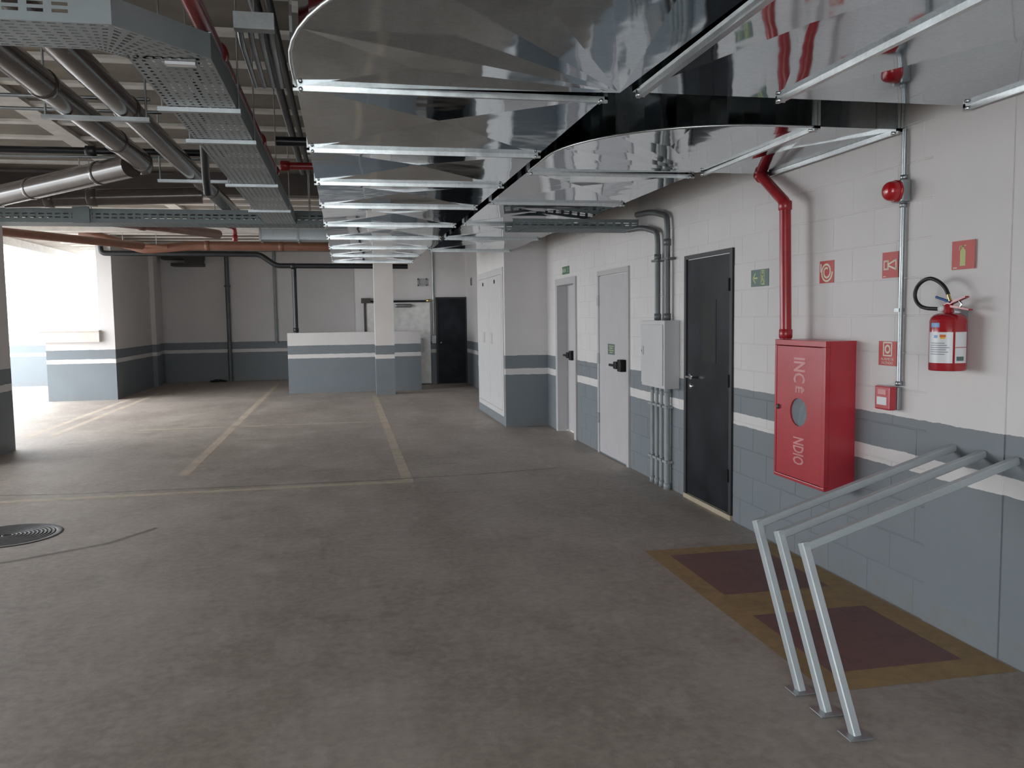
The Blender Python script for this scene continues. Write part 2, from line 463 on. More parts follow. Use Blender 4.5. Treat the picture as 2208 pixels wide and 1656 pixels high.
for nm, rc in (('border', rect(1.98, 2.11, 3.13, 5.36)), ('border', rect(2.78, 2.93, 3.13, 5.36)), ('border', rect(2.11, 2.78, 5.22, 5.36)),
               ('border', rect(2.11, 2.78, 4.05, 4.39)), ('border', rect(2.11, 2.78, 3.13, 3.30))):
    paint('yellow_border', rc, 'yellow_paint')
paint('red_floor_panel', rect(2.11, 2.78, 4.39, 5.22), 'red_floor_paint')
paint('red_floor_panel', rect(2.11, 2.78, 3.30, 4.05), 'red_floor_paint')

# ================================================================== DUCTS
ZD, HD = 2.585, .42
def duct_box(x0, x1, y0, y1, dz=.03):
    cx, cy = (x0 + x1) / 2, (y0 + y1) / 2
    vs = [(x0, y0, ZD), (x1, y0, ZD), (x1, y1, ZD), (x0, y1, ZD), (cx, cy, ZD + dz)] + [(x0, y0, ZD + HD), (x1, y0, ZD + HD), (x1, y1, ZD + HD), (x0, y1, ZD + HD)]
    fs = [(0, 4, 1), (1, 4, 2), (2, 4, 3), (3, 4, 0), (5, 6, 7, 8), (0, 1, 6, 5), (1, 2, 7, 6), (2, 3, 8, 7), (3, 0, 5, 8)]
    return MB().add(vs, fs)
def flange(ax, p, a0, a1, parent):
    mb = MB(); t = .018; h = .022; zt = ZD + HD
    for s in (-1, 1):
        q0, q1 = (p - t, p - .002) if s < 0 else (p + .002, p + t)
        hh = h if s < 0 else h * .72
        for (b0, b1, z0, z1) in ((a0 - .012, a1 + .012, ZD - hh, ZD + .004), (a0 - .012, a0 + .003, ZD - .01, zt), (a1 - .003, a1 + .012, ZD - .01, zt)):
            if ax == 'Y': mb.box(b0, b1, q0, q1, z0, z1)
            else: mb.box(q0, q1, b0, b1, z0, z1)
    # drive cleat lip and corner bolts
    for e in (a0 + .02, a1 - .02):
        if ax == 'Y': mb.lathe([(.001, -.01), (.009, -.01), (.009, .03), (.001, .03)], (e, p - .02, ZD - .016), 'Y', 8)
        else: mb.lathe([(.001, -.01), (.009, -.01), (.009, .03), (.001, .03)], (p - .02, e, ZD - .016), 'X', 8)
    return mb.build('flange', 'flange_metal', parent)
def elbow(outer, inner, parent, zoff=.010):
    """outer: list of 2D points along the outer edge, inner: inner corner; flat fan bottom with shallow radial creases"""
    mb = MB(); n = len(outer)
    vs = []; fs = []
    nsec = 4; step = (n - 1) // nsec
    bl = [(x, yy, ZD) for x, yy in outer]; ic = (inner[0], inner[1], ZD)
    for sct in range(nsec):
        i0 = sct * step; i1 = (sct + 1) * step if sct < nsec - 1 else n - 1
        seg = bl[i0:i1 + 1]
        cx = (sum(p[0] for p in seg) / len(seg) * 2 + ic[0]) / 3; cy = (sum(p[1] for p in seg) / len(seg) * 2 + ic[1]) / 3
        ring = [ic] + seg
        o = len(vs); vs += ring + [(cx, cy, ZD + zoff)]
        mlen = len(ring)
        for i in range(mlen): fs.append((o + i, o + (i + 1) % mlen, o + mlen))
    mb.add(vs, fs)
    for a, b in list(zip(outer, outer[1:])):
        mb.add([(a[0], a[1], ZD), (b[0], b[1], ZD), (b[0], b[1], ZD + HD), (a[0], a[1], ZD + HD)], [(0, 1, 2, 3)], True)
    for a, b in ((outer[-1], inner), (inner, outer[0])):
        mb.add([(a[0], a[1], ZD), (b[0], b[1], ZD), (b[0], b[1], ZD + HD), (a[0], a[1], ZD + HD)], [(0, 1, 2, 3)])
    mb.add([(x, yy, ZD + HD) for x, yy in outer + [inner]], [tuple(range(n + 1))])
    ob = mb.build('elbow', 'duct_metal', parent)
    lip = MB(); lip.tube([(x, yy, ZD - .001) for x, yy in outer], .007, 6); lip.build('seam', 'flange_metal', parent)
    return ob
# duct nearest the columns, turning right above the camera
dA = thing('air_duct', 'wide shiny galvanised duct with a large rounded elbow overhead', 'air duct', (.5, 8, ZD))
A0, A1 = -.17, 1.16
outer = [(A0, 3.65), (A0, 3.45)] + [(1.25 - 1.42 * math.cos(math.radians(a)), 3.3 - 1.42 * math.sin(math.radians(a))) for a in range(0, 91, 5)]
elbow(outer, (1.2, 3.55), dA)
fy = [3.65, 4.95, 6.12, 7.36, 8.8, 10.2, 11.6, 13.0, 14.4]
for a, b in zip(fy, fy[1:]): duct_box(A0, A1, a, b).build('duct_section', 'duct_metal', dA)
for f in fy: flange('Y', f, A0, A1, dA)
fx = [1.25, 1.95, 2.93]
duct_box(1.25, 1.95, 1.88, 3.53).build('duct_section', 'duct_metal', dA); duct_box(1.95, D - .004, 1.88, 3.53).build('duct_section', 'duct_metal', dA)
for f in (1.29, 1.95, 2.915): flange('X', f, 1.88, 3.53, dA)
# duct beside the wall
dB = thing('air_duct', 'shiny galvanised duct curving into the block wall above the hose cabinet', 'air duct', (1.8, 8, ZD))
B0, B1 = 1.225, 2.39
outer = [(B0, 5.53), (B0, 5.2)] + [(2.2 - (2.2 - B0) * math.cos(math.radians(a)), 4.98 - .95 * math.sin(math.radians(a))) for a in range(0, 91, 5)] + [(2.42, 4.03)]
elbow(outer, (B1, 5.42), dB, .004)
fy = [5.53, 7.0, 8.62, 10.2, 12.04]
for a, b in zip(fy, fy[1:]): duct_box(B0, B1, a, b).build('duct_section', 'duct_metal', dB)
for f in fy: flange('Y', f, B0, B1, dB)
duct_box(2.42, D - .004, 4.03, 5.42).build('duct_section', 'duct_metal', dB)
for f in (2.43, 2.915): flange('X', f, 4.03, 5.42, dB)

dC = thing('air_duct', 'small dull grey duct branch leaving the wide duct to the left', 'air duct', (-.7, 12.6, 2.76))
MB().bbox(-1.16, A0 - .015, 12.45, 12.75, 2.765, 2.925, .004).build('duct_section', 'conduit_metal', dC)
for x in (-1.14, -.62):
    MB().box(x - .012, x + .012, 12.43, 12.77, 2.745, 2.945).build('flange', 'steel_dull', dC)
MB().tube([(-1.0, 12.6, 2.92), (-1.0, 12.6, 3.469)], .006, 6).build('hanger_rod', 'steel_dull', dC)

# ================================================================== CABLE TRAYS
def tray_run(P0, P1, wdt, z, h, name_parent, mat, pitch=.05, rows=8, side_holes=True):
    """straight tray from P0 to P1 (near/right edge at P0-P1, width to the left)"""
    a = Vector((*P0, z)); b = Vector((*P1, z)); d = (b - a); L = d.length; d.normalize(); nrm = Vector((-d.y, d.x, 0))
    nu = max(2, int(L / pitch))
    def st(i, j): return False
    MB().sheet(lambda u, v: a + d * (L * u) + nrm * (wdt * v), nu, rows, .6, .38).build('tray_bottom', mat, name_parent, solid=.002)
    for off in (0, wdt):
        o = a + nrm * off
        MB().sheet(lambda u, v: o + d * (L * u) + Vector((0, 0, h * v)), max(2, int(L / .08)), 4, .66, .5, skip=lambda i, j: j in (0, 3) or not side_holes).build('tray_side', mat, name_parent, solid=.002)
        MB().box(min(o.x, (o + d * L).x) - .006, max(o.x, (o + d * L).x) + .006, min(o.y, (o + d * L).y) - .006, max(o.y, (o + d * L).y) + .006, z + h, z + h + .004).build('tray_lip', mat, name_parent)
tY = thing('cable_tray', 'perforated grey cable tray bending from the upper left into the distance', 'cable tray', (-.67, 5.5, 2.7))
tray_run((-.51, 3.71), (-.51, 9.80), .33, 2.7, .1, tY, 'tray_paint', rows=9, side_holes=False)
tray_run((-4.2, 3.35), (-.93, 3.35), .31, 2.7, .1, tY, 'tray_paint', rows=9)
oA0, oA, oB, iA, iB = Vector((-.93, 3.35, 2.7)), Vector((-.80, 3.35, 2.7)), Vector((-.51, 3.71, 2.7)), Vector((-.93, 3.66, 2.7)), Vector((-.84, 3.76, 2.7))
def bend(u, v):
    o = oA0.lerp(oA, u / .3) if u < .3 else oA.lerp(oB, (u - .3) / .7)
    i = iA.lerp(iB, u); return o.lerp(i, v)
MB().sheet(bend, 10, 9, .55, .38).build('tray_bottom', 'tray_paint', tY, solid=.002)
MB().add([oA0, oA, oB, oB + Vector((0, 0, .1)), oA + Vector((0, 0, .1)), oA0 + Vector((0, 0, .1))], [(0, 1, 4, 5), (1, 2, 3, 4)]).build('tray_side', 'tray_paint', tY, solid=.003)
MB().add([iA, iB, iB + Vector((0, 0, .1)), iA + Vector((0, 0, .1))], [(0, 1, 2, 3)]).build('tray_side', 'tray_paint', tY, solid=.003)
for yy in (4.56, 5.33, 7.0, 8.6):
    bx(-.89, -.49, yy - .02, yy + .02, 2.675, 2.697).build('cross_bar', 'conduit_metal', tY)
    for x in (-.87, -.50):
        MB().tube([(x, yy, 2.68), (x, yy, 3.47)], .005, 6).build('hanger_rod', 'steel_dull', tY)
bx(-.70, -.58, 3.76, 3.80, 2.685, 2.6975).build('splice_plate', 'label_white', tY)
tX = thing('cable_tray', 'perforated cable tray crossing the garage and ending at the wide duct', 'cable tray', (-2.5, 10, 2.7))
tray_run((-5.6, 9.83), (-.20, 9.83), .42, 2.7, .145, tX, 'tray_metal', pitch=.06, rows=8)
bx(-2.83, -2.66, 9.81, 9.827, 2.69, 2.87).build('splice_plate', 'tray_metal', tX)
for x in (-4.4, -2.75, -.36):
    for yy in (9.86, 10.22):
        MB().tube([(x, yy, 2.71), (x, yy, 3.47)], .006, 6).build('hanger_rod', 'steel_dull', tX)
tW = thing('cable_tray', 'short dark perforated cable tray under the duct beside the block wall', 'cable tray', (2.4, 8.1, 2.47))
tray_run((1.6, 7.9), (2.86, 7.9), .40, 2.47, .085, tW, 'tray_metal', pitch=.05, rows=8)

# ================================================================== PIPES
def pipe(name, pts, r, mat, label, cat='pipe', couplings=(), r_c=1.14, group=None, round_r=.1, cl=.09, cmat=None, rods=()):
    p = smooth_path(pts, round_r) if len(pts) > 2 else pts
    lo = min(pts, key=lambda q: q[2])
    t = thing(name, label, cat, lo, group)
    MB().tube(p, r, 20).build('pipe_run', mat, t)
    for q in rods:
        MB().tube([(q[0], q[1], q[2]), (q[0], q[1], 3.469)], .006, 6).build('hanger_rod', 'steel_dull', t)
    for (c, d) in couplings:
        c = Vector(c); d = Vector(d).normalized()
        MB().tube([c - d * cl / 2, c - d * cl * .42, c + d * cl * .42, c + d * cl / 2], [r * 1.04, r * r_c, r * r_c, r * 1.04], 20).build('coupling', cmat or mat, t)
    return t
pipe('drain_pipe', [(-1.585, 1.8, 2.93), (-1.585, 7.35, 2.93), (-1.62, 7.6, 2.93)], .078, 'grey_pvc', 'thick dark brown overhead drain pipe nearer the bright opening', couplings=[((-1.585, 5.1, 2.93), (0, 1, 0)), ((-1.585, 6.6, 2.93), (0, 1, 0)), ((-1.59, 7.4, 2.93), (-.1, 1, 0))], cl=.05, r_c=1.08)
pipe('drain_pipe', [(-1.275, 1.8, 2.93), (-1.275, 11.0, 2.93)], .075, 'grey_pvc', 'thick dark brown overhead drain pipe beside the perforated tray', couplings=[((-1.275, 5.6, 2.93), (0, 1, 0)), ((-1.275, 8.4, 2.93), (0, 1, 0)), ((-1.275, 8.9, 2.93), (0, 1, 0))], cl=.06, r_c=1.1)
pipe('drain_pipe', [(-1.68, 7.45, 2.90), (-2.3, 8.02, 2.87), (-3.15, 8.75, 2.82), (-3.6, 9.0, 2.70)], .095, 'grey_pvc', 'big grey brown drain pipe slanting left from the end of another pipe', couplings=[((-2.0, 7.745, 2.885), (-1, .92, -.04)), ((-2.75, 8.41, 2.845), (-1, .86, -.05)), ((-3.15, 8.75, 2.82), (-1, .7, -.1))], cl=.05, r_c=1.07)
pipe('drain_pipe', [(-3.3, 9.3, 2.86), (-2.5, 9.35, 2.90), (-1.44, 9.43, 2.95)], .085, 'grey_pvc', 'dark drain pipe running crosswise behind the slanting pipe', couplings=[((-2.5, 9.35, 2.90), (1, .05, .04)), ((-2.9, 9.33, 2.88), (1, .05, .04))], r_c=1.1)
pipe('drain_pipe', [(-3.2, 10.35, 2.84), (-2.9, 10.7, 2.84), (-2.3, 11.9, 2.88), (-1.9, 13.8, 2.97)], .07, 'brown_pvc', 'brown drain pipe branching away behind the crossing tray', couplings=[((-2.5, 11.5, 2.865), (.45, 1, .02))])
# strut carrying the two drain pipes
t = thing('pipe_hanger', 'galvanised strut and rods carrying the two thick drain pipes', 'pipe hanger', (-1.43, 5.5, 2.82))
bx(-1.72, -1.12, 5.47, 5.51, 2.826, 2.85).build('strut', 'conduit_metal', t)
for x in (-1.70, -1.14): MB().tube([(x, 5.49, 2.83), (x, 5.49, 3.47)], .007, 6).build('hanger_rod', 'conduit_metal', t)
t = thing('pipe_hanger', 'galvanised strut under the far ends of the two thick drain pipes', 'pipe hanger', (-1.2, 7.8, 2.82))
bx(-1.55, -.95, 7.78, 7.82, 2.826, 2.85).build('strut', 'conduit_metal', t)
for x in (-1.53, -.97): MB().tube([(x, 7.8, 2.83), (x, 7.8, 3.47)], .007, 6).build('hanger_rod', 'conduit_metal', t)
# red sprinkler pipes
pipe('sprinkler_pipe', [(-.555, 1.8, 2.88), (-.555, 7.5, 2.88)], .038, 'red_pipe_paint', 'dark red sprinkler pipe running along the tray', couplings=[((-.555, 4.25, 2.88), (0, 1, 0)), ((-.555, 6.2, 2.88), (0, 1, 0)), ((-.555, 7.45, 2.88), (0, 1, 0))], r_c=1.35, cl=.07)
pipe('sprinkler_pipe', [(-.53, 8.15, 3.05), (1.9, 8.15, 3.05)], .034, 'red_pipe_paint', 'short red sprinkler branch vanishing behind the ducts', couplings=[((-.5, 8.15, 3.05), (1, 0, 0))], r_c=1.35)
pipe('sprinkler_pipe', [(-1.95, 11.6, 2.95), (-1.5, 12.6, 2.95), (-1.5, 12.6, 2.78)], .028, 'red_pipe_paint', 'thin bright red branch pipe beyond the dark beam', rods=[(-1.7, 12.15, 2.97)], couplings=[((-1.5, 12.6, 2.8), (0, 0, 1))], r_c=1.3)
# crosswise black pipes
pipe('water_pipe', [(-6, 7.78, 3.06), (-.95, 7.68, 3.06)], .029, 'black_pvc', 'black pipe crossing above the thick drain pipes', couplings=[((-2.05, 7.70, 3.06), (1, -.02, 0))], r_c=1.5)
pipe('water_pipe', [(-6, 8.05, 3.06), (-.95, 7.95, 3.06)], .014, 'conduit_metal', 'thin grey pipe just behind the black crossing pipe')
pipe('water_pipe', [(-6, 6.3, 3.06), (-1.2, 6.25, 3.06)], .012, 'conduit_metal', 'thin grey pipe near the ceiling crossing at the upper left')
pipe('water_pipe', [(-6, 5.95, 3.06), (-1.2, 5.90, 3.06)], .012, 'conduit_metal', 'uppermost thin grey pipe crossing at the upper left')
pipe('water_pipe', [(-5, 8.85, 3.07), (-1.6, 8.80, 3.07)], .013, 'dark_brown_metal', 'thin brown pipe above the slanting drain pipe', couplings=[((-2.6, 8.815, 3.07), (1, 0, 0))], r_c=1.6)
pipe('water_pipe', [(-.50, 7.1, 3.06), (2.2, 7.1, 3.06)], .037, 'black_pvc', 'black pipe between the red sprinkler pipe and the duct')
pipe('black_hose', [(-.87, 5.6, 3.44), (-.88, 5.75, 3.0), (-.93, 6.25, 2.90), (-1.0, 6.75, 2.72), (-1.02, 6.95, 2.62)], .03, 'black_pvc', 'black hose curving down beside the perforated tray', 'hose', round_r=.25)
# ---- conduits under the ceiling between sprinkler pipe and duct
for i in range(4):
    x = -.445 + .048 * i
    tag(MB().tube(smooth_path([(x - .0, 4.16, 3.02), (x, 4.3, 2.95), (x - .012, 5.05, 2.95)], .05), .014, 10).build('conduit', 'conduit_metal'),
        ('leftmost', 'second from the left', 'third from the left', 'rightmost')[i] + ' of four short grey conduits clamped beside the sprinkler pipe', 'conduit', 'bundle of grey overhead conduits')
t = thing('conduit_bracket', 'grey plate bracket holding the bundle of overhead conduits', 'bracket', (-.37, 4.12, 2.96))
bx(-.46, -.28, 4.10, 4.16, 2.955, 3.03).build('plate', 'conduit_metal', t); MB().tube([(-.37, 4.13, 3.03), (-.37, 4.13, 3.47)], .006, 6).build('hanger_rod', 'steel_dull', t)
pipe('conduit', [(-.40, 2.5, 3.22), (-.40, 9.5, 3.22)], .03, 'conduit_dark', 'long grey conduit running above the clamped bundle', 'conduit')
pipe('conduit', [(-.33, 2.5, 3.22), (-.33, 9.5, 3.22)], .022, 'conduit_dark', 'slimmer grey conduit beside the long one above the bundle', 'conduit')
# ---- far pipes
pipe('drain_pipe', [(-4.9, 17.4, 3.36), (-3.75, 17.4, 3.02), (-2.8, 17.4, 3.1), (1.6, 17.4, 3.07)], .085, 'brown_pvc', 'reddish brown drain pipe across the far niche ceiling', couplings=[((-2.6, 17.4, 3.1), (1, 0, 0)), ((-1.2, 17.4, 3.09), (1, 0, 0))])
pipe('drain_pipe', [(-4.5, 17.2, 3.12), (-3.3, 17.2, 3.06)], .035, 'brown_pvc', 'thin reddish brown pipe stub beside the bright opening', rods=[(-4.1, 17.2, 3.13), (-3.5, 17.2, 3.1)])
pipe('drain_pipe', [(-5.1, 13.8, 3.0), (-3.7, 16.9, 3.05)], .07, 'brown_pvc', 'brown drain pipe slanting towards the bright opening')
pipe('water_pipe', [(-4.9, 18.72, 3.469), (-4.9, 18.72, 3.05), (-1.74, 18.72, 3.03), (-1.41, 18.72, 2.79), (1.4, 18.72, 2.77)], .055, 'black_pvc', 'long black pipe with elbows along the far niche', couplings=[((-1.06, 18.72, 2.78), (1, 0, 0))], r_c=1.2)
pipe('water_pipe', [(-1.06, 19.09, 2.80), (-1.06, 19.09, 1.337)], .05, 'black_pvc', 'black upright pipe standing on the half wall', couplings=[((-1.06, 19.09, 1.40), (0, 0, 1))], r_c=1.2)
pipe('water_pipe', [(-1.06, 18.72, 2.78), (-1.06, 19.09, 2.78)], .05, 'black_pvc', 'short black link above the half wall joining two black pipes')
pipe('conduit', [(-3.05, 23.5, 3.469), (-3.05, 23.5, 0.0)], .055, 'conduit_dark', 'grey upright pipe on the niche back wall with a clamp', 'pipe', couplings=[((-3.05, 23.5, 2.55), (0, 0, 1))], r_c=1.5, cl=.05)
pipe('conduit', [(-1.83, 23.55, 3.47), (-1.83, 23.55, 1.0)], .04, 'conduit_blue', 'thin grey upright pipe on the niche back wall near the half wall', 'pipe')
t = thing('pipe_shelf', 'dark brown metal duct pieces hanging high in the far niche', 'metal duct', (-4.0, 23.4, 3.06))
bx(-4.62, -3.6, 23.15, 23.599, 3.24, 3.34).build('upper_piece', 'dark_brown_metal', t)
bx(-4.05, -3.62, 23.15, 23.599, 3.14, 3.24).build('middle_piece', 'dark_brown_metal', t)
bx(-4.38, -3.6, 23.10, 23.599, 3.06, 3.14).build('lower_piece', 'dark_brown_metal', t)
t = thing('floor_hose', 'small dark coil lying on the niche floor', 'hose', (-3.35, 23.2, 0))
MB().tube([(-3.35 + .22 * math.cos(a / 4) * (1 - a / 60), 23.2 + .12 * math.sin(a / 4), .025 + a * .0008) for a in range(0, 50)], .022, 8).build('coil', 'black_rubber', t)

# ================================================================== RIGHT WALL OBJECTS
def W(a, b, c, yc, zc, xf):
    """wall-facing 2D: a to the viewer's right (-Y), b up, c out of the wall (-X)"""
    return (xf - c, yc - a, zc + b)
def wall_sign(label, yc, zc, wd, ht, mat, xf=None, picts=(), group=None, name='safety_sign', tilt=0):
    xf = D - .002 if xf is None else xf
    t = thing(name, label, 'sign', (xf, yc, zc - ht / 2))
    fn = lambda a, b, c: W(a, b, c, yc, zc, xf)
    MB().prism([(-wd / 2, -ht / 2), (wd / 2, -ht / 2), (wd / 2, ht / 2), (-wd / 2, ht / 2)], fn, .002).build('plate', mat, t)
    for (nm, polys, pm) in picts:
        mb = MB()
        for p in polys:
            mb.prism(p, lambda a, b, c: W(a, b, c + .002, yc, zc, xf), .0008)
        mb.build(nm, pm, t)
    return t, yc, zc, xf
def letters(parent, txt, size, ac, bc, yc, zc, xf, mat, rot=0, name='lettering', c=.0032, sq=1.0, bold=0.0):
    vs, fs = text_mesh(txt, size, bold)
    for v in vs: v.x *= sq
    ca, sa = math.cos(rot), math.sin(rot)
    mb = MB()
    mb.add([W(ac + v.x * ca - v.y * sa, bc + v.x * sa + v.y * ca, c, yc, zc, xf) for v in vs], fs)
    return mb.build(name, mat, parent)
def circ(cx, cy, r, n=20, r2=None): return [(cx + r * math.cos(2 * PI * i / n), cy + (r2 or r) * math.sin(2 * PI * i / n)) for i in range(n)]
def seg(x0, y0, x1, y1, wd):
    d = Vector((x1 - x0, y1 - y0)); L = d.length; d /= L; n = Vector((-d.y, d.x)) * wd / 2
    return [(x0 - n.x, y0 - n.y), (x1 - n.x, y1 - n.y), (x1 + n.x, y1 + n.y), (x0 + n.x, y0 + n.y)]
# exit direction sign beside red pipe
man = [circ(.045, .036, .009, 10), seg(.043, .026, .04, -.004, .016), seg(.04, -.004, .058, -.02, .01), seg(.058, -.02, .06, -.042, .009), seg(.04, -.004, .03, -.026, .01), seg(.03, -.026, .016, -.03, .009), seg(.043, .022, .06, .012, .008), seg(.043, .022, .026, .012, .008)]
doorp = [seg(.022, -.046, .022, .05, .006), seg(.022, .05, .07, .05, .006), seg(.07, .05, .07, -.046, .006), seg(.03, -.046, .07, -.046, .008)]
wall_sign('green exit sign with left arrow and running figure beside the red pipe', 5.59, 1.878, .258, .122, 'sign_green', picts=[
    ('pictogram', man + doorp, 'sign_lime'),
    ('arrow', [seg(-.098, 0, -.03, 0, .011), seg(-.098, 0, -.062, .036, .011), seg(-.098, 0, -.062, -.036, .011)], 'sign_lime')])
# hose reel sign
sw = []
for i in range(44):
    a = i / 8.0; r1 = .022 + .0074 * a
    a2 = (i + 1) / 8.0
    sw.append(seg(r1 * math.cos(a * 2.1 + 1), r1 * math.sin(a * 2.1 + 1), (.022 + .0074 * a2) * math.cos(a2 * 2.1 + 1), (.022 + .0074 * a2) * math.sin(a2 * 2.1 + 1), .0125))
wall_sign('red sign with cream coiled hose symbol right of the red pipe', 4.735, 1.874, .155, .137, 'sign_red', picts=[('pictogram', sw + [seg(-.062, .0, -.062, .052, .012)], 'sign_cream')])
# alarm horn sign
horn = [seg(-.052, .022, -.018, .022, .009), seg(-.018, .026, -.018, -.026, .009), seg(-.018, -.022, -.052, -.022, .009), seg(-.052, .026, -.052, -.026, .009),
        seg(-.014, .004, .05, .026, .009), seg(-.014, -.004, .05, -.026, .009), seg(.05, .03, .05, -.03, .009)]
wall_sign('red sign with cream alarm horn symbol left of the grey conduit', 4.117, 1.878, .137, .14, 'sign_red', picts=[('pictogram', horn, 'sign_cream'), ('fine_print', [seg(-.06, -.062, -.035, -.062, .004)], 'sign_pale')])
# extinguisher sign
extp = [[(-.02, -.052), (.016, -.052), (.016, .018), (.01, .028), (-.014, .028), (-.02, .018)], seg(-.002, .028, -.002, .042, .012), seg(-.002, .04, .018, .046, .005), seg(-.002, .04, -.022, .044, .005), seg(-.022, .044, -.026, .024, .005)]
wall_sign('red sign with lime extinguisher symbol above the fire extinguisher', 3.55, 1.89, .152, .137, 'sign_red', xf=D - .0145, picts=[('pictogram', extp, 'sign_lime'), ('fine_print', [seg(-.066, -.06, -.04, -.06, .004)], 'sign_pale')])
# alarm button sign
ring = [seg(math.cos(i / 12 * 2 * PI) * .02 - .0, math.sin(i / 12 * 2 * PI) * .02 + .024, math.cos((i + 1) / 12 * 2 * PI) * .02, math.sin((i + 1) / 12 * 2 * PI) * .02 + .024, .011) for i in range(12)]
frame_p = [seg(-.035, .06, .035, .06, .008), seg(-.035, -.012, .035, -.012, .008), seg(-.035, -.014, -.035, .062, .008), seg(.035, -.014, .035, .062, .008)]
t, yc, zc, xf = wall_sign('red fire alarm sign with a ring symbol above the red call point', 4.123, 1.392, .155, .135, 'sign_red', picts=[('pictogram', ring + frame_p, 'sign_cream')])
letters(t, 'ALARME DE', .021, 0, -.032, yc, zc, xf, 'sign_cream'); letters(t, 'INCÊNDIO', .021, 0, -.053, yc, zc, xf, 'sign_cream')

# galvanised conduit with siren and call point
t = thing('conduit', 'galvanised conduit running down to the red call point', 'conduit', (2.928, 4.01, 1.22))
MB().tube([(2.925, 3.998, 1.225), (2.925, 3.998, 2.58)], .0125, 14).build('pipe_run', 'conduit_metal', t)
for z in (2.185, 2.33, 1.235):
    MB().lathe([(.0125, -.012), (.018, -.012), (.018, .012), (.0125, .012)], (2.925, 3.998, z), 'Z', 12).build('coupling', 'conduit_metal', t)
for z in (1.62, 2.75):
    bx(2.908, 2.944, 3.99, 4.03, z, z + .02).build('clamp', 'conduit_metal', t)
t = thing('alarm_siren', 'round red alarm siren mounted on the galvanised conduit', 'siren', (2.9, 4.0, 2.2))
MB().bbox(2.885, 2.943, 3.955, 4.05, 2.2, 2.315, .01).build('junction_box', 'conduit_metal', t)
MB().lathe([(.0, -.074), (.02, -.072), (.037, -.064), (.047, -.052), (.052, -.036), (.054, -.018), (.054, 0)], (2.885, 4.0, 2.257), 'X', 28).build('dome', 'siren_red', t)
MB().lathe([(.056, -.012), (.058, -.012), (.058, 0), (.0, 0)], (2.886, 4.0, 2.257), 'X', 28).build('base_ring', 'siren_red', t)
t = thing('call_point', 'square red manual call point at the bottom of the conduit', 'call point', (2.92, 4.06, 1.09))
MB().bbox(2.915, 2.9445, 3.995, 4.135, 1.09, 1.215, .006).build('back_box', 'conduit_metal', t)
MB().bbox(2.872, 2.915, 4.0, 4.13, 1.088, 1.218, .008).build('cover', 'red_enamel', t)
bx(2.8695, 2.8722, 4.025, 4.108, 1.115, 1.158).build('window', 'label_white', t)
bx(2.8695, 2.8722, 4.03, 4.10, 1.172, 1.200).build('nameplate', 'red_lettering', t)

# fire extinguisher
EX, EY = 2.842, 3.53
t = thing('fire_extinguisher', 'small red fire extinguisher with looped black hose hung on the wall', 'fire extinguisher', (EX, EY, 1.335))
R = .083
body = MB().lathe([(0, 1.345), (.05, 1.343), (R - .012, 1.337), (R - .002, 1.337), (R, 1.342), (R, 1.575), (R - .006, 1.592), (R - .02, 1.604), (.035, 1.613), (0, 1.615)], (EX, EY, 0), 'Z', 40)
bo = body.build('cylinder', 'extinguisher_red', t)
def wrap(a0, a1, z0, z1, rr, n=14):
    vs = []; fs = []
    for i in range(n + 1):
        a = math.radians(a0 + (a1 - a0) * i / n)
        for z in (z0, z1): vs.append((EX + rr * math.cos(a), EY + rr * math.sin(a), z))
    for i in range(n): fs.append((2 * i, 2 * i + 2, 2 * i + 3, 2 * i + 1))
    return MB().add(vs, fs, True)
# camera sees the side around angle 232 degrees (towards -X,-Y); angle grows clockwise towards the viewer's right
lab = wrap(160, 246, 1.375, 1.522, R + .0006).build('label', 'label_white', bo)
wrap(253, 300, 1.375, 1.522, R + .0006).build('label', 'label_white', bo)
wrap(171, 205, 1.545, 1.566, R + .0006, 8).build('sticker', 'label_blue', bo)
wrap(206, 225, 1.498, 1.510, R + .0012, 8).build('emblem', 'label_orange', bo); wrap(208, 223, 1.490, 1.498, R + .0012, 8).build('emblem', 'label_yellow', bo)
wrap(186, 199, 1.494, 1.508, R + .0012, 6).build('emblem', 'label_blue', bo)
for i in range(6):
    wrap(172, 222 + (i * 7) % 17, 1.468 - .0105 * i, 1.4715 - .0105 * i, R + .0012, 10).build('print_line', 'label_text', bo)
wrap(253, 300, 1.448, 1.451, R + .0012, 8).build('print_line', 'extinguisher_red', bo)
wrap(258, 285, 1.386, 1.406, R + .0012, 8).build('print_line', 'sign_green', bo)
MB().lathe([(.026, 1.606), (.022, 1.62), (.02, 1.648), (.014, 1.655), (0, 1.655)], (EX, EY, 0), 'Z', 20).build('valve', 'extinguisher_red', t)
